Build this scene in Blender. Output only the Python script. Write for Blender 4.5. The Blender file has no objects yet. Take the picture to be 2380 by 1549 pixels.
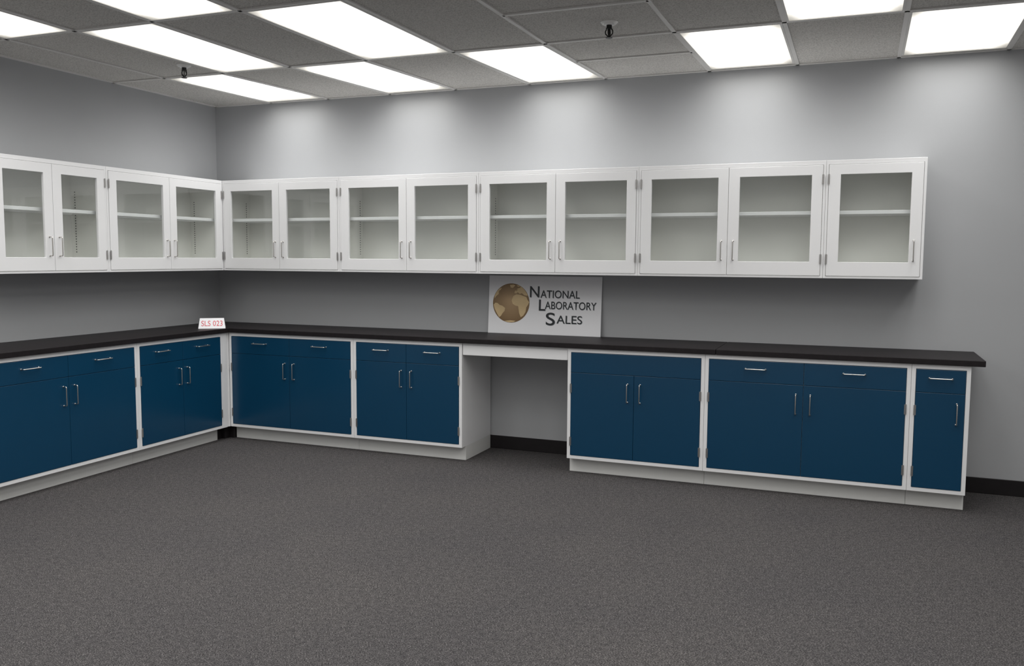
import bpy, bmesh, math
from mathutils import Matrix, Vector
scn=bpy.context.scene
scn.view_settings.view_transform='Standard'
scn.view_settings.look='None'
COL=scn.collection
H=2.7978; DW=.3368; DB=.5454
EMIT=7.3

# ---------------------------------------------------------------- materials
def mat(name,col,rough=.5,metal=0,spec=.5,noise=None,bump=None,coat=0):
    m=bpy.data.materials.new(name);m.use_nodes=True
    nt=m.node_tree;b=nt.nodes['Principled BSDF']
    b.inputs['Base Color'].default_value=(*col,1);b.inputs['Roughness'].default_value=rough
    b.inputs['Metallic'].default_value=metal;b.inputs['Specular IOR Level'].default_value=spec
    b.inputs['Coat Weight'].default_value=coat
    tc=nt.nodes.new('ShaderNodeTexCoord')
    if noise:
        sc,amt,stretch=noise
        mp=nt.nodes.new('ShaderNodeMapping');mp.inputs['Scale'].default_value=stretch
        nt.links.new(tc.outputs['Object'],mp.inputs[0])
        n=nt.nodes.new('ShaderNodeTexNoise');n.inputs['Scale'].default_value=sc;n.inputs['Detail'].default_value=4
        nt.links.new(mp.outputs[0],n.inputs[0])
        r=nt.nodes.new('ShaderNodeValToRGB')
        r.color_ramp.elements[0].position=.3;r.color_ramp.elements[1].position=.7
        r.color_ramp.elements[0].color=(*[c*(1-amt) for c in col],1)
        r.color_ramp.elements[1].color=(*[min(1,c*(1+amt)) for c in col],1)
        nt.links.new(n.outputs[0],r.inputs[0]);nt.links.new(r.outputs[0],b.inputs['Base Color'])
    if bump:
        sc,st,dist=bump
        n=nt.nodes.new('ShaderNodeTexNoise');n.inputs['Scale'].default_value=sc;n.inputs['Detail'].default_value=3
        nt.links.new(tc.outputs['Object'],n.inputs[0])
        bp=nt.nodes.new('ShaderNodeBump');bp.inputs['Strength'].default_value=st;bp.inputs['Distance'].default_value=dist
        nt.links.new(n.outputs[0],bp.inputs['Height']);nt.links.new(bp.outputs[0],b.inputs['Normal'])
    return m
M_wall=mat('wall_paint',(.41,.418,.43),.75,noise=(1.5,.02,(1,1,1)),bump=(180,.08,.002))
M_wall2=mat('pale_bounce_paint',(.74,.74,.74),.8,noise=(1.5,.02,(1,1,1)))  # unseen walls made paler to bounce fill light onto upright faces
M_white=mat('white_enamel',(.83,.83,.835),.35,noise=(3,.01,(1,1,1)))
M_toe=mat('toe_kick_enamel',(.72,.72,.70),.45,noise=(3,.02,(1,1,1)))
M_inner=mat('cream_enamel',(.95,.945,.90),.5,noise=(3,.01,(1,1,1)))
M_blue=mat('blue_enamel',(.0028,.045,.100),.26,noise=(2,.03,(1,1,1)),bump=(9,.02,.01))
M_top=mat('black_epoxy',(.013,.0105,.0115),.5,0,.22,noise=(40,.2,(1,1,1)))
M_base=mat('black_vinyl',(.012,.010,.011),.5,0,.3,noise=(20,.1,(1,1,1)))
M_nickel=mat('brushed_nickel',(.62,.60,.57),.28,1,noise=(60,.05,(1,1,8)))
M_hinge=mat('hinge_steel',(.5,.49,.48),.4,1,noise=(60,.05,(1,1,4)))
M_slot=mat('slot_black',(.09,.09,.085),.7,noise=(30,.1,(1,1,1)))
M_bar=mat('ceiling_bar',(.72,.71,.69),.5,noise=(5,.03,(1,1,1)))
M_board=mat('sign_board',(.88,.88,.90),.4,noise=(4,.01,(1,1,1)))
M_ink=mat('dark_ink',(.012,.016,.02),.4,noise=(10,.1,(1,1,1)))
M_inksh=mat('grey_ink',(.30,.32,.34),.5,noise=(10,.1,(1,1,1)))
M_red=mat('red_ink',(.72,.09,.12),.5,noise=(10,.05,(1,1,1)))
M_land=mat('tan_ink',(.70,.52,.28),.4,noise=(14,.06,(1,1,1)))
M_black=mat('black_metal',(.03,.03,.03),.4,.6,noise=(30,.1,(1,1,1)))
M_grille=mat('escutcheon_white',(.93,.93,.91),.4,noise=(10,.05,(1,1,1)))

# carpet
def carpet():
    m=bpy.data.materials.new('carpet');m.use_nodes=True;nt=m.node_tree;N=nt.nodes;Lk=nt.links
    b=N['Principled BSDF'];b.inputs['Roughness'].default_value=.95;b.inputs['Specular IOR Level'].default_value=.1
    tc=N.new('ShaderNodeTexCoord')
    def nz(scale,st,det=2,rot=0):
        mp=N.new('ShaderNodeMapping');mp.inputs['Scale'].default_value=st;mp.inputs['Rotation'].default_value=(0,0,rot)
        Lk.new(tc.outputs['Object'],mp.inputs[0]);n=N.new('ShaderNodeTexNoise');n.inputs['Scale'].default_value=scale
        n.inputs['Detail'].default_value=det;n.inputs['Roughness'].default_value=.7;Lk.new(mp.outputs[0],n.inputs[0]);return n
    a=nz(240,(.65,1.05,1),4,-.38);c=nz(38,(.9,1.2,1),6,-.38);w=nz(1.2,(1,1,1),3)
    r=N.new('ShaderNodeValToRGB');e=r.color_ramp.elements
    e[0].position=.33;e[0].color=(.012,.0118,.0125,1);e[1].position=.68;e[1].color=(.200,.193,.193,1)
    x=e.new(.5);x.color=(.058,.056,.057,1)
    Lk.new(a.outputs[0],r.inputs[0])
    r2=N.new('ShaderNodeValToRGB');e=r2.color_ramp.elements
    e[0].position=.36;e[0].color=(.72,.71,.71,1);e[1].position=.64;e[1].color=(1.22,1.19,1.17,1)
    Lk.new(c.outputs[0],r2.inputs[0])
    r3=N.new('ShaderNodeValToRGB');e=r3.color_ramp.elements
    e[0].position=.3;e[0].color=(.92,.92,.94,1);e[1].position=.7;e[1].color=(1.06,1.05,1.04,1)
    Lk.new(w.outputs[0],r3.inputs[0])
    def mul(p,q):
        mm=N.new('ShaderNodeMix');mm.data_type='RGBA';mm.blend_type='MULTIPLY';mm.inputs[0].default_value=1
        Lk.new(p,mm.inputs[6]);Lk.new(q,mm.inputs[7]);return mm.outputs[2]
    o=mul(mul(r.outputs[0],r2.outputs[0]),r3.outputs[0]);Lk.new(o,b.inputs['Base Color'])
    return m
M_carpet=carpet()
# acoustic tile
def acoustic():
    m=bpy.data.materials.new('acoustic_tile');m.use_nodes=True;nt=m.node_tree;N=nt.nodes;Lk=nt.links
    b=N['Principled BSDF'];b.inputs['Roughness'].default_value=.95;b.inputs['Specular IOR Level'].default_value=.1
    tc=N.new('ShaderNodeTexCoord');n=N.new('ShaderNodeTexNoise');n.inputs['Scale'].default_value=130;n.inputs['Detail'].default_value=4
    Lk.new(tc.outputs['Object'],n.inputs[0])
    r=N.new('ShaderNodeValToRGB');e=r.color_ramp.elements
    e[0].position=.36;e[0].color=(.44,.43,.41,1);e[1].position=.54;e[1].color=(.66,.645,.615,1)
    Lk.new(n.outputs[0],r.inputs[0]);Lk.new(r.outputs[0],b.inputs['Base Color'])
    bp=N.new('ShaderNodeBump');bp.inputs['Strength'].default_value=.2;bp.inputs['Distance'].default_value=.002
    Lk.new(n.outputs[0],bp.inputs['Height']);Lk.new(bp.outputs[0],b.inputs['Normal'])
    return m
M_tile=acoustic()
def glass():
    m=bpy.data.materials.new('clear_glass');m.use_nodes=True;nt=m.node_tree;N=nt.nodes;Lk=nt.links
    N.remove(N['Principled BSDF'])
    t=N.new('ShaderNodeBsdfTransparent');t.inputs[0].default_value=(.988,.998,.993,1)
    g=N.new('ShaderNodeBsdfGlossy');g.inputs['Roughness'].default_value=.02
    lw=N.new('ShaderNodeLayerWeight');lw.inputs[0].default_value=.5
    p=N.new('ShaderNodeMath');p.operation='POWER';p.inputs[1].default_value=5;Lk.new(lw.outputs['Facing'],p.inputs[0])
    q=N.new('ShaderNodeMath');q.operation='MULTIPLY_ADD';q.inputs[1].default_value=.96;q.inputs[2].default_value=.04;Lk.new(p.outputs[0],q.inputs[0])
    mx=N.new('ShaderNodeMixShader');Lk.new(q.outputs[0],mx.inputs[0]);Lk.new(t.outputs[0],mx.inputs[1]);Lk.new(g.outputs[0],mx.inputs[2])
    Lk.new(mx.outputs[0],N['Material Output'].inputs[0]);return m
M_glass=glass()
def lens():
    m=bpy.data.materials.new('prismatic_light_lens');m.use_nodes=True;nt=m.node_tree;N=nt.nodes;Lk=nt.links
    N.remove(N['Principled BSDF'])
    def math_(op,a,b=None,c=None):
        n=N.new('ShaderNodeMath');n.operation=op
        for i,v in enumerate((a,b,c)):
            if v is None: continue
            if isinstance(v,(int,float)): n.inputs[i].default_value=v
            else: Lk.new(v,n.inputs[i])
        return n.outputs[0]
    tc=N.new('ShaderNodeTexCoord');v=N.new('ShaderNodeTexVoronoi');v.inputs['Scale'].default_value=60
    Lk.new(tc.outputs['Object'],v.inputs[0])
    pr=math_('MULTIPLY_ADD',v.outputs[0],.12,.95)
    # prismatic lens: less luminance towards the horizontal
    lw=N.new('ShaderNodeLayerWeight');lw.inputs[0].default_value=.5
    ang=math_('MULTIPLY_ADD',lw.outputs['Facing'],-1.16,1.28)
    # tubes sit in the middle of the box: the lens dims towards its rim
    sp=N.new('ShaderNodeSeparateXYZ');Lk.new(tc.outputs['Generated'],sp.inputs[0])
    def edge(s,wd):
        d=math_('MINIMUM',s,math_('SUBTRACT',1,s))
        n=N.new('ShaderNodeMapRange');n.interpolation_type='SMOOTHSTEP'
        n.inputs[1].default_value=0;n.inputs[2].default_value=wd;n.inputs[3].default_value=.42;n.inputs[4].default_value=1
        Lk.new(d,n.inputs[0]);return n.outputs[0]
    ed=math_('MULTIPLY',edge(sp.outputs[0],.16),edge(sp.outputs[1],.17))
    mu=math_('MULTIPLY',math_('MULTIPLY',pr,ang),math_('MULTIPLY',ed,EMIT))
    mc=N.new('ShaderNodeMix');mc.data_type='RGBA';mc.inputs[6].default_value=(1,.95,.84,1);mc.inputs[7].default_value=(1,.995,.985,1)
    Lk.new(ed,mc.inputs[0])
    e=N.new('ShaderNodeEmission');Lk.new(mc.outputs[2],e.inputs[0]);Lk.new(mu,e.inputs[1])
    Lk.new(e.outputs[0],N['Material Output'].inputs[0]);return m
M_lens=lens()
def globe():
    m=bpy.data.materials.new('globe_ink');m.use_nodes=True;nt=m.node_tree;N=nt.nodes;Lk=nt.links
    b=N['Principled BSDF'];b.inputs['Roughness'].default_value=.4
    tc=N.new('ShaderNodeTexCoord');mp=N.new('ShaderNodeMapping');mp.inputs['Scale'].default_value=(5.9,5.9,5.9)
    mp.inputs['Location'].default_value=(.0,0,-.1)
    Lk.new(tc.outputs['Object'],mp.inputs[0]);g=N.new('ShaderNodeTexGradient');g.gradient_type='SPHERICAL'
    Lk.new(mp.outputs[0],g.inputs[0]);r=N.new('ShaderNodeValToRGB');e=r.color_ramp.elements
    e[0].position=0;e[0].color=(.19,.11,.042,1);e[1].position=.9;e[1].color=(.48,.32,.17,1)
    Lk.new(g.outputs[0],r.inputs[0]);Lk.new(r.outputs[0],b.inputs['Base Color']);return m
M_globe=globe()

# ---------------------------------------------------------------- mesh helpers
def box(bm,x0,x1,y0,y1,z0,z1):
    v=[bm.verts.new(p) for p in [(x0,y0,z0),(x1,y0,z0),(x1,y1,z0),(x0,y1,z0),(x0,y0,z1),(x1,y0,z1),(x1,y1,z1),(x0,y1,z1)]]
    for f in [(3,2,1,0),(4,5,6,7),(0,1,5,4),(1,2,6,5),(2,3,7,6),(3,0,4,7)]: bm.faces.new([v[i] for i in f])
def ring(bm,o,i,y0,y1):
    """rectangular frame in xz; o,i=(x0,x1,z0,z1); y0 front, y1 back"""
    def c(r,y): return [bm.verts.new(p) for p in [(r[0],y,r[2]),(r[1],y,r[2]),(r[1],y,r[3]),(r[0],y,r[3])]]
    of,inf,ob,ib=c(o,y0),c(i,y0),c(o,y1),c(i,y1)
    for k in range(4):
        n=(k+1)%4
        bm.faces.new([of[k],of[n],inf[n],inf[k]]);bm.faces.new([ob[n],ob[k],ib[k],ib[n]])
        bm.faces.new([of[n],of[k],ob[k],ob[n]]);bm.faces.new([inf[k],inf[n],ib[n],ib[k]])
def cyl(bm,p,r,h,ax='z',seg=16,r2=None):
    r2=r if r2 is None else r2
    ret=bmesh.ops.create_cone(bm,cap_ends=True,segments=seg,radius1=r,radius2=r2,depth=h)
    M=Matrix.Identity(4)
    if ax=='x':M=Matrix.Rotation(math.pi/2,4,'Y')
    if ax=='y':M=Matrix.Rotation(math.pi/2,4,'X')
    bmesh.ops.transform(bm,matrix=Matrix.Translation(p)@M,verts=ret['verts'])
def tube(bm,pts,r,seg=10):
    pts=[Vector(p) for p in pts];rings=[]
    for i,p in enumerate(pts):
        t=(pts[min(i+1,len(pts)-1)]-pts[max(i-1,0)]).normalized()
        up=Vector((1,0,0)) if abs(t.x)<.9 else Vector((0,0,1))
        n=t.cross(up).normalized();b=t.cross(n)
        rings.append([bm.verts.new(p+r*(math.cos(a)*n+math.sin(a)*b)) for a in [2*math.pi*k/seg for k in range(seg)]])
    for A,B in zip(rings,rings[1:]):
        for k in range(seg): bm.faces.new([A[k],A[(k+1)%seg],B[(k+1)%seg],B[k]])
    bm.faces.new(rings[0][::-1]);bm.faces.new(rings[-1])
def finish(bm,name,m,parent=None,loc=(0,0,0),bev=0,smooth=False,seg=1):
    if bev: bmesh.ops.bevel(bm,geom=bm.edges[:],offset=bev,segments=seg,affect='EDGES',profile=.5)
    bmesh.ops.recalc_face_normals(bm,faces=bm.faces[:])
    me=bpy.data.meshes.new(name);bm.to_mesh(me);bm.free();me.materials.append(m)
    if smooth:
        for p in me.polygons:p.use_smooth=True
    return link(name,me,parent,loc)
def link(name,me,parent=None,loc=(0,0,0),rot=None):
    o=bpy.data.objects.new(name,me);COL.objects.link(o);o.location=loc
    if rot:o.rotation_euler=rot
    if parent:o.parent=parent
    return o
def root(name,loc,rotz,label,cat,group=None):
    e=bpy.data.objects.new(name,None);COL.objects.link(e);e.empty_display_size=.1
    e.location=loc;e.rotation_euler=(0,0,rotz);e['label']=label;e['category']=cat
    if group:e['group']=group
    return e
def tag(o,label,cat,group=None):
    o['label']=label;o['category']=cat
    if group:o['group']=group

# shared handle meshes (C-shaped wire pull) length .13
def handle_mesh(vertical):
    bm=bmesh.new();h=.062;so=.026;r=.008;pts=[]
    prof=[(-h,.0),(-h,so-r)]
    for k in range(1,6):
        a=math.pi/2*k/6;prof.append((-h+r-r*math.cos(a),so-r+r*math.sin(a)))
    prof.append((-h+r,so))
    prof+=[(-a,b) for a,b in prof[::-1]]
    for a,b in prof: pts.append((0,-b,a) if vertical else (a,-b,0))
    P=[Vector(p) for p in pts];rings=[];nrm=Vector((1,0,0)) if vertical else Vector((0,0,1))
    for i,p in enumerate(P):
        t=(P[min(i+1,len(P)-1)]-P[max(i-1,0)]).normalized();b=t.cross(nrm)
        rings.append([bm.verts.new(p+.0037*(math.cos(q)*nrm+math.sin(q)*b)) for q in [2*math.pi*k/10 for k in range(10)]])
    for A,B in zip(rings,rings[1:]):
        for k in range(10): bm.faces.new([A[k],A[(k+1)%10],B[(k+1)%10],B[k]])
    for s in (-h,h):
        cyl(bm,(0,-.001,s) if vertical else (s,-.001,0),.0055,.002,'y',14)
    bmesh.ops.recalc_face_normals(bm,faces=bm.faces[:])
    me=bpy.data.meshes.new('handle');bm.to_mesh(me);bm.free();me.materials.append(M_nickel)
    for p in me.polygons:p.use_smooth=True
    return me
HV=handle_mesh(True);HH=handle_mesh(False)
def hinge_mesh():
    bm=bmesh.new()
    box(bm,-.0065,-.0015,-.0018,.0005,-.030,.030);box(bm,.0015,.0065,-.0018,.0005,-.030,.030)
    for k in range(5): cyl(bm,(0,-.003,-.024+.012*k),.0034,.0110,'z',12)
    cyl(bm,(0,-.003,.0315),.0024,.004,'z',12);cyl(bm,(0,-.003,-.0315),.0024,.004,'z',12)
    bmesh.ops.recalc_face_normals(bm,faces=bm.faces[:])
    me=bpy.data.meshes.new('hinge');bm.to_mesh(me);bm.free();me.materials.append(M_hinge);return me
HG=hinge_mesh()
def slot_mesh(zc,n=24,sp=.0185):
    bm=bmesh.new()
    for k in range(n):
        z=(k-(n-1)/2)*sp;box(bm,-.0006,.0006,-.0038,.0038,z-.0038,z+.0038)
    bmesh.ops.recalc_face_normals(bm,faces=bm.faces[:])
    me=bpy.data.meshes.new('shelf_track');bm.to_mesh(me);bm.free();me.materials.append(M_slot);return me
SL=slot_mesh(0)

# ---------------------------------------------------------------- wall cabinets
ZB,ZT=1.3768,2.1195
def wall_cab(origin,rotz,w,doors,label,hinge_left=True):
    """local x 0..w ; back y=0 ; front y=-DW"""
    cx=w/2;h=ZT-ZB
    M=Matrix.Translation(origin)@Matrix.Rotation(rotz,4,'Z')
    e=root('wall_cabinet',M@Vector((cx,-DW/2,0)),rotz,label,'cabinet','glass-door wall cabinets')
    oy=DW/2
    X=lambda x:x-cx
    g=.0006;t=.016;b=.014;tp=.026
    bm=bmesh.new()
    ring(bm,(X(g),X(w-g),0,h),(X(t),X(w-t),b,h-tp),-DW+oy,-.001+oy)
    box(bm,X(t),X(w-t),-.009+oy,-.003+oy,b,h-tp)
    finish(bm,'body',M_white,e,bev=.0012)
    bm=bmesh.new()
    box(bm,X(t)+.0003,X(t)+.0013,-DW+.03+oy,-.010+oy,b,h-tp)
    box(bm,X(w-t)-.0013,X(w-t)-.0003,-DW+.03+oy,-.010+oy,b,h-tp)
    box(bm,X(t)+.0015,X(w-t)-.0015,-.0115+oy,-.0098+oy,b+.0005,h-tp-.0005)
    o=finish(bm,'inner_lining',M_inner,e);o['label']='cream inner lining'
    bm=bmesh.new()
    box(bm,X(t)+.002,X(w-t)-.002,-DW+.045+oy,-.014+oy,.405,.429)
    finish(bm,'shelf',M_white,e,bev=.002)
    for xx in (X(t)+.0022,X(w-t)-.0022):
        for yy in (-.055,-.27):
            link('shelf_track',SL,e,(xx,yy+oy,.355))
    dz0,dz1=b+.002,h-tp-.002
    xs=[t+.002,w-t-.002]
    if doors==2: spans=[(xs[0],w/2-.0012,'L'),(w/2+.0012,xs[1],'R')]
    else: spans=[(xs[0],xs[1],'L')]
    for a,c,s in spans:
        yf,yb=-DW-.004,-DW+.016
        dx=(a+c)/2
        d=bmesh.new()
        ring(d,(a-dx,c-dx,dz0,dz1),(a-dx+.070,c-dx-.066,dz0+.088,dz1-.062),yf+DW,yb+DW)
        D=finish(d,'door',M_white,e,(X(dx),-DW+oy,0),bev=.0015)
        p=bmesh.new();box(p,a-dx+.064,c-dx-.060,.0095,.0125,dz0+.082,dz1-.056)
        finish(p,'glass_pane',M_glass,D)['label']='clear glass pane'
        hx=(c-dx-.037) if s=='L' else (a-dx+.037)
        if doors==1:hx=c-dx-.040
        link('handle',HV,D,(hx,-.004,.176))['label']='brushed metal bar handle'
        ex=(a-dx-.001) if s=='L' else (c-dx+.001)
        for z in (.122,.625):
            link('hinge',HG,D,(ex,-.0050,z))['label']='small steel hinge'
    return e
lab2='white steel wall cabinet with two framed glass doors'
xs=[DW,1.4713,2.6681,3.8651,5.0672]
for a,b in zip(xs,xs[1:]): wall_cab((a,0,ZB),0,b-a,2,lab2)
wall_cab((5.0672,0,ZB),0,5.6453-5.0672,1,'narrow white steel wall cabinet with single framed glass door')
for a,b in ((-1.5397,-DW),(-2.43,-1.5397)): wall_cab((0,a,ZB),math.pi/2,b-a,2,lab2)

# ---------------------------------------------------------------- base cabinets
BB,BT=.1052,.8788
def base_cab(origin,rotz,w,kind,label):
    cx=w/2;M=Matrix.Translation(origin)@Matrix.Rotation(rotz,4,'Z')
    e=root('base_cabinet',M@Vector((cx,-DB/2,0)),rotz,label,'cabinet','blue-fronted base cabinets')
    oy=DB/2;X=lambda x:x-cx;g=.0007
    bm=bmesh.new()
    box(bm,X(g),X(w-g),-DB+.022+oy,-.012+oy,BB,BT-.0005)
    ring(bm,(X(g),X(w-g),BB,BT-.0005),(X(.0245),X(w-.0245),BB+.0235,BT-.0285),-DB+oy,-DB+.0225+oy)
    finish(bm,'body',M_white,e,bev=.0012)
    bm=bmesh.new();box(bm,X(g),X(w-g),-.475+oy,-.013+oy,0,BB+.002)
    finish(bm,'toe_kick',M_toe,e,bev=.001)
    z0,z1=BB+.0255,BT-.0305;zs=.710
    a0,a1=.0265,w-.0265
    yf,yb=-.003,.018
    def panel(nm,a,c,za,zb):
        dx=(a+c)/2;bm=bmesh.new();box(bm,a-dx,c-dx,yf,yb,za,zb)
        return finish(bm,nm,M_blue,e,(X(dx),-DB+oy,0),bev=.0016,seg=2),(c-a)/2
    two=kind!='single'
    mid=w/2
    sp=[(a0,mid-.001,'L'),(mid+.001,a1,'R')] if two else [(a0,a1,'L')]
    for a,c,s in sp:
        D,hw=panel('door',a,c,z0,zs-.001)
        hx=(hw-.042) if s=='L' else (-hw+.042)
        link('handle',HV,D,(hx,-.003,.588))['label']='brushed metal bar handle'
        ex=(-hw-.001) if s=='L' else (hw+.001)
        for z in (.228,.600): link('hinge',HG,D,(ex,-.0038,z))['label']='small steel hinge'
    if kind=='sink':
        panel('front_panel',a0,a1,zs+.001,z1)
    else:
        for a,c,s in sp:
            D,hw=panel('drawer',a,c,zs+.001,z1)
            link('handle',HH,D,(0,-.003,.797))['label']='brushed metal bar handle'
    return e
lb='white base cabinet with two blue doors and two blue drawers'
base_cab((DB,0,0),0,1.7187-DB,'two',lb)
base_cab((1.7187,0,0),0,2.6333-1.7187,'two',lb)
base_cab((3.4369,0,0),0,4.3749-3.4369,'sink','white base cabinet with two blue doors and plain blue panel')
base_cab((4.3749,0,0),0,5.5973-4.3749,'two','wide white base cabinet with two blue doors and drawers')
base_cab((5.5973,0,0),0,5.9159-5.5973,'single','narrow white base cabinet with one blue door and drawer')
base_cab((0,-1.5156,0),math.pi/2,1.5156-.6241,'two',lb)
base_cab((0,-2.68,0),math.pi/2,2.68-1.5156,'two',lb)
# corner filler
e=root('corner_filler',(DB-.05,-.585,0),0,'white filler strip between base cabinets at the inner corner','filler panel')
ox,oy_=DB-.05,-.585
def lbox(bm,x0,x1,y0,y1,z0,z1): box(bm,x0-ox,x1-ox,y0-oy_,y1-oy_,z0,z1)
bm=bmesh.new()
lbox(bm,DB-.020,DB,-.6234,-.585,BB,BT-.001);lbox(bm,DB-.026,DB-.006,-.5845,-.560,BB,BT-.001)
lbox(bm,DB-.030,DB-.0005,-.5595,-.5460,BB,BT-.001);lbox(bm,DB-.06,DB-.03,-.6234,-.5460,BB,BT-.001)
finish(bm,'panel',M_white,e,bev=.001)
bm=bmesh.new();lbox(bm,.38,.46,-.622,-.46,0,BB+.001);lbox(bm,.46,.54,-.50,-.46,0,BB+.001);lbox(bm,.46,.495,-.56,-.50,0,BB+.001)  # black block added in place of the shaded open gap between toe kicks
finish(bm,'toe_gap_shade',M_base,e,bev=.001)['label']='black block standing in for shaded toe gap'
# knee space rail / shallow drawer
e=root('knee_space_rail',((2.6333+3.4369)/2,-.28,.79),0,'white apron rail under worktop above the knee space','apron')
w2=(3.4369-2.6333)/2-.001
bm=bmesh.new();box(bm,-w2,w2,-.255,-.235,.004,.0875);box(bm,-w2,-w2+.015,-.235,.26,.02,.0875);box(bm,w2-.015,w2,-.235,.26,.02,.0875);box(bm,-w2,w2,.245,.26,.02,.0875)
finish(bm,'body',M_white,e,bev=.0012)
bm=bmesh.new();box(bm,-w2+.004,w2-.004,-.260,-.2545,.001,.072)
finish(bm,'front_panel',M_white,e,bev=.0015)

# ---------------------------------------------------------------- worktop
bm=bmesh.new();zt=.914
def slab(poly):
    lo=[bm.verts.new((x,y,BT)) for x,y in poly];hi=[bm.verts.new((x,y,zt)) for x,y in poly]
    bm.faces.new(lo[::-1]);bm.faces.new(hi);n=len(poly)
    for k in range(n):bm.faces.new([lo[k],lo[(k+1)%n],hi[(k+1)%n],hi[k]])
F=DB+.02
slab([(0.001,-F),(4.442,-F),(4.442,-.001),(.001,-.001)])
slab([(4.4445,-F),(5.986,-F),(5.986,-.001),(4.4445,-.001)])
slab([(.001,-2.72),(F,-2.72),(F,-F-.0012),(.001,-F-.0012)])
o=finish(bm,'worktop',M_top,bev=.003,seg=2);tag(o,'black epoxy resin L-shaped worktop on base cabinets','worktop')

# ---------------------------------------------------------------- text helper
def text_mesh(s,x0,x1,z0,z1,name,m,parent,y,bold=0,depth=.0006):
    cu=bpy.data.curves.new('t','FONT');cu.body=s;cu.size=1;cu.offset=bold;cu.extrude=0
    ob=bpy.data.objects.new('t',cu);COL.objects.link(ob)
    dg=bpy.context.evaluated_depsgraph_get();dg.update()
    me=bpy.data.meshes.new_from_object(ob.evaluated_get(dg));bpy.data.objects.remove(ob)
    vx=[v.co.x for v in me.vertices];vy=[v.co.y for v in me.vertices]
    ax,bx,ay,by=min(vx),max(vx),min(vy),max(vy)
    for v in me.vertices:
        v.co=((v.co.x-ax)/(bx-ax)*(x1-x0)+x0,0,(v.co.y-ay)/(by-ay)*(z1-z0)+z0)
    me.materials.clear();me.materials.append(m)
    o=link(name,me,parent,(0,y,0));return o
# sign board -------------------------------------------------
W,HS=.905,.445
sg=root('sign_board',(2.620+W/2,-.040,zt+.0005),0,'white sign board with tan globe and dark lettering on worktop','sign')
tilt=-math.atan(.030/HS)
sg.rotation_euler=(tilt,0,0)
bm=bmesh.new();box(bm,-W/2,W/2,0,.005,0,HS);finish(bm,'panel',M_board,sg,bev=.0006)
sx=lambda u:(u-1137)/262*W-W/2
sz=lambda v:HS-(v-642)/137.5*HS
bm=bmesh.new();R=.151
vs=[bm.verts.new((R*math.cos(a),0,R*math.sin(a))) for a in [2*math.pi*k/64 for k in range(64)]];bm.faces.new(vs)
me=bpy.data.meshes.new('globe');bm.to_mesh(me);bm.free();me.materials.append(M_globe)
gx,gz=sx(1191),sz(707)
link('globe_emblem',me,sg,(gx,-.0008,gz))['label']='brown globe with tan continents'
lands=[[(1149,712),(1153,707),(1159,708),(1163,712),(1170,714),(1177,719),(1176,726),(1171,732),(1167,739),(1163,741),(1158,733),(1152,722)],
[(1196,690),(1203,686),(1212,687),(1221,690),(1227,692),(1230,699),(1234,704),(1231,711),(1227,717),(1226,727),(1221,736),(1215,740),(1211,731),(1210,721),(1208,714),(1202,713),(1195,709),(1192,701)],
[(1198,683),(1200,677),(1206,677),(1205,672),(1212,670),(1213,667),(1219,672),(1225,679),(1229,685),(1230,689),(1222,688),(1216,683),(1211,685),(1206,681),(1203,684)],
[(1151,690),(1156,680),(1163,673),(1168,671),(1165,676),(1160,680),(1161,686),(1155,691),(1151,697)],
[(1187,664),(1196,663),(1200,665),(1194,671),(1189,670)],
[(1202,665),(1209,665),(1213,667),(1207,668)],
[(1176,750),(1190,748),(1203,749),(1198,752),(1187,753)]]
bm=bmesh.new()
for P in lands:
    f=bm.faces.new([bm.verts.new((sx(u),0,sz(v))) for u,v in P]);bmesh.ops.triangulate(bm,faces=[f])
me=bpy.data.meshes.new('land');bm.to_mesh(me);bm.free();me.materials.append(M_land);link('globe_land',me,sg,(0,-.0014,0))
for s,a,b,c,d,bo in [('N',1235,1257,692,666,.008),('ATIONAL',1260,1350,693,675,.004),('L',1257,1272,723,697,.008),('ABORATORY',1271,1388,719,701,.004),('S',1274,1295,757,727,.008),('ALES',1299,1357,752,733,.004)]:
    text_mesh(s,sx(a)+.003,sx(b)+.003,sz(c)-.003,sz(d)-.003,'lettering_shadow',M_inksh,sg,-.0006,bo)
    text_mesh(s,sx(a),sx(b),sz(c),sz(d),'lettering',M_ink,sg,-.0012,bo)
# tent card -------------------------------------------------
ang=math.atan2(.13,.17)
tcx,tcy=(.363+.533)/2,(-.69-.56)/2
tc=root('tent_card',(tcx,tcy,zt),ang,'small white folded tent card with red lettering','place card')
bm=bmesh.new();w=.104;h=.082;d=.034
def sheet(pts,off):
    a=[bm.verts.new(p) for p in pts];b=[bm.verts.new((p[0],p[1]+off,p[2])) for p in pts]
    bm.faces.new(a);bm.faces.new(b[::-1])
    for k in range(4):bm.faces.new([a[(k+1)%4],a[k],b[k],b[(k+1)%4]])
sheet([(-w,-d,0.0005),(w,-d,0.0005),(w-.012,0,h),(-w+.012,0,h)],.001)
sheet([(-w-.006,d+.03,0.0005),(w,d+.03,0.0005),(w-.012,.0015,h),(-w+.012,.0015,h)],-.001)
finish(bm,'card',M_board,tc)
t=text_mesh('SLS 023',-.081,.081,.022,.067,'lettering',M_red,tc,0,0)
t.rotation_euler=(-math.atan(d/h),0,0);t.location=(0,-d-.0012,0);t['label']='red printed lettering'

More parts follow.
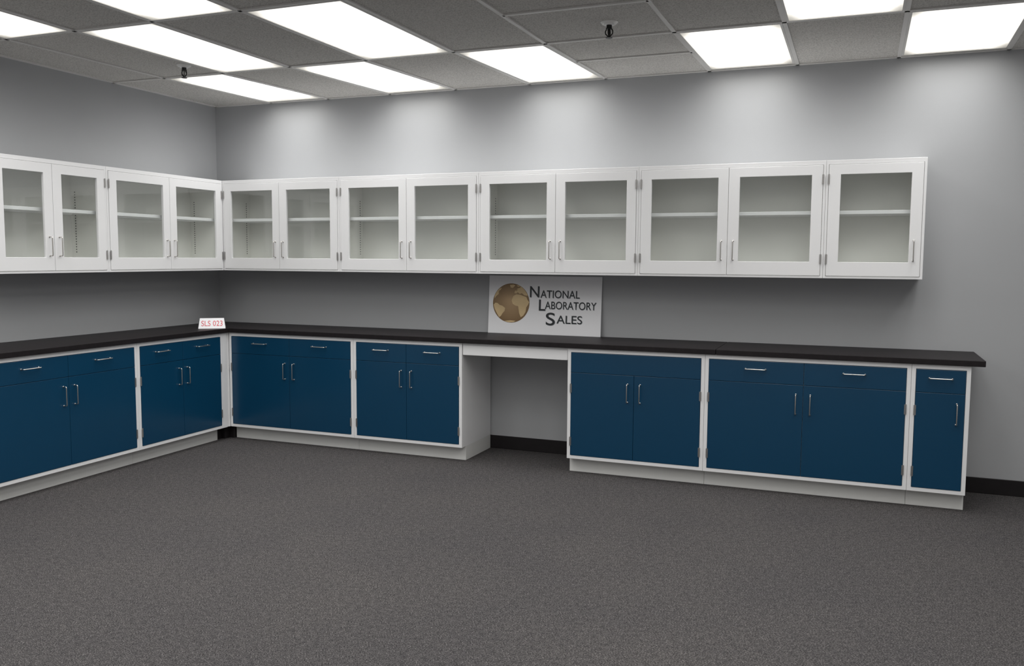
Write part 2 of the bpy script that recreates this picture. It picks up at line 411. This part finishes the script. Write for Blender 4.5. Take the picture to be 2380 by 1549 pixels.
# ---------------------------------------------------------------- room
RX,RY=8.0,-9.0
def st(o):o['kind']='structure';return o
def sbox(name,m,*a):
    bm=bmesh.new();box(bm,*a);return st(finish(bm,name,m))
sbox('floor',M_carpet,-.1,RX+.1,RY-.1,.1,-.1,0)
sbox('wall_back',M_wall,-.1,RX+.1,0,.1,0,H)
sbox('wall_left',M_wall,-.1,0,RY,0,0,H)
sbox('wall_right',M_wall2,RX,RX+.1,RY,0,0,H)
sbox('wall_front',M_wall2,0,RX,RY-.1,RY,0,H)
sbox('ceiling',M_tile,-.1,RX+.1,RY-.1,.1,H,H+.1)
def bboard(name,x0,x1,y0,y1):
    bm=bmesh.new();box(bm,x0,x1,y0,y1,0,.102);st(finish(bm,name,M_base,bev=.003))
bboard('baseboard_back',.011,RX,-.010,0)
bboard('baseboard_left',0,.010,RY,-.0)
bboard('baseboard_right',RX-.010,RX,RY,-.011)
# ceiling grid
ys=[0,-1.13,-2.36,-3.58,-4.80,-6.02,-7.24,-8.46]
c0=[.60,1.17,1.75,2.33,2.94,3.53,4.27,4.85,5.47,6.09,6.70,7.31]
c1=[.50,1.03,1.60,2.20,2.845,3.46,4.245,4.85,5.465,6.07,6.68,7.29]
c2=[.45,1.00,1.58,2.18,2.81,3.44,4.24,4.85,5.46,6.07,6.68,7.29]
cols=[c0,c1]+[c2]*6
bm=bmesh.new();hw=.012;zb=H-.008
def bar(p,q):
    p=Vector((*p,0));q=Vector((*q,0));d=(q-p).normalized();n=Vector((-d.y,d.x,0))*hw
    c=[p+n,p-n,q-n,q+n]
    lo=[bm.verts.new((v.x,v.y,zb)) for v in c];hi=[bm.verts.new((v.x,v.y,H)) for v in c]
    bm.faces.new(lo);bm.faces.new(hi[::-1])
    for k in range(4):bm.faces.new([lo[k],hi[k],hi[(k+1)%4],lo[(k+1)%4]])
for r in range(7):
    for j in range(12): bar((cols[r][j],ys[r]),(cols[r+1][j],ys[r+1]))
    if r>0: bar((0,ys[r]),(RX,ys[r]))
    ym=(ys[r]+ys[r+1])/2-.04
    f=(ys[r]-ym)/(ys[r]-ys[r+1]);xa=cols[r][5]*(1-f)+cols[r+1][5]*f;xb=cols[r][6]*(1-f)+cols[r+1][6]*f
    bar((xa,ym),(xb,ym))
bar((0,-.012),(RX,-.012));bar((.012,0),(.012,RY))
st(finish(bm,'trim_1',M_bar))
# light fixtures
def fixture(r,j):
    y0,y1=ys[r],ys[r+1]
    if r==0:y0=-.055
    q=[(cols[r][j],y0),(cols[r][j+1],y0),(cols[r+1][j+1],y1),(cols[r+1][j],y1)]
    cx=sum(p[0] for p in q)/4;cy=sum(p[1] for p in q)/4
    e=root('ceiling_light',(cx,cy,H),0,'recessed fluorescent ceiling light with white prismatic lens','ceiling light','recessed ceiling light panels')
    def inset(d):
        s=[(1,-1),(-1,-1),(-1,1),(1,1)]
        return [(p[0]+d*a-cx,p[1]+d*b-cy) for p,(a,b) in zip(q,s)]
    o,i=inset(.0125),inset(.026)
    bm=bmesh.new();zl,zh=-.009,-.0005
    A=[bm.verts.new((*p,zl)) for p in o];B=[bm.verts.new((*p,zl)) for p in i]
    C=[bm.verts.new((*p,zh)) for p in o];D=[bm.verts.new((*p,zh)) for p in i]
    for k in range(4):
        n=(k+1)%4
        bm.faces.new([A[k],A[n],B[n],B[k]]);bm.faces.new([C[n],C[k],D[k],D[n]]);bm.faces.new([A[n],A[k],C[k],C[n]]);bm.faces.new([B[k],B[n],D[n],D[k]])
    finish(bm,'frame',M_bar,e)
    bm=bmesh.new();i=inset(.0265)
    f=bm.faces.new([bm.verts.new((*p,-.005)) for p in i])
    f.normal_update()
    if f.normal.z>0:f.normal_flip()
    me=bpy.data.meshes.new('lens');bm.to_mesh(me);bm.free();me.materials.append(M_lens)
    link('lens',me,e)['label']='glowing white prismatic lens'
for r in range(7):
    for j in range(10):
        if j==5: continue
        if (r%2==0 and j%2==0) or (r%2==1 and j%2==1): fixture(r,j)
# sprinklers
def sprinkler(x,y):
    e=root('fire_sprinkler',(x,y,H),0,'pendant fire sprinkler with pale escutcheon on ceiling','fire sprinkler','ceiling fire sprinklers')
    bm=bmesh.new();cyl(bm,(0,0,-.005),.040,.009,'z',32,.049);cyl(bm,(0,0,-.012),.028,.008,'z',24)
    finish(bm,'escutcheon',M_grille,e)
    bm=bmesh.new();cyl(bm,(0,0,-.022),.015,.022,'z',16);cyl(bm,(0,0,-.034),.018,.007,'z',6)
    for s in(-1,1):
        tube(bm,[(0+.0,s*.014,-.036),(0,s*.021,-.048),(0,s*.020,-.062),(0,s*.006,-.076)],.0035,8)
        tube(bm,[(s*.014,0.0001,-.036),(s*.021,0.0001,-.048),(s*.020,0.0001,-.062),(s*.006,0.0001,-.076)],.0035,8)
    cyl(bm,(0,0,-.055),.004,.04,'z',10);cyl(bm,(0,0,-.078),.008,.008,'z',12);cyl(bm,(0,0,-.084),.019,.003,'z',20)
    finish(bm,'sprinkler_head',M_black,e)
sprinkler(3.945,-1.44);sprinkler(.93,-1.40)

# ---------------------------------------------------------------- camera
psi,th,ro,f=-.3777,-.0867,.0059,2013.4
Fv=Vector((math.sin(psi)*math.cos(th),math.cos(psi)*math.cos(th),math.sin(th)));Rv=Vector((math.cos(psi),-math.sin(psi),0));Uv=Rv.cross(Fv)
R2=math.cos(ro)*Rv+math.sin(ro)*Uv;U2=-math.sin(ro)*Rv+math.cos(ro)*Uv
cam=bpy.data.cameras.new('camera');co=bpy.data.objects.new('camera',cam);COL.objects.link(co)
m=Matrix((R2,U2,-Fv)).transposed().to_4x4();m.translation=Vector((5.2706,-6.2133,1.4958));co.matrix_world=m
cam.sensor_fit='HORIZONTAL';cam.sensor_width=36;cam.lens=f/2380*36;cam.clip_start=.05
scn.camera=co
w=bpy.data.worlds.new('world');scn.world=w;w.use_nodes=True
w.node_tree.nodes['Background'].inputs[0].default_value=(.02,.02,.02,1)
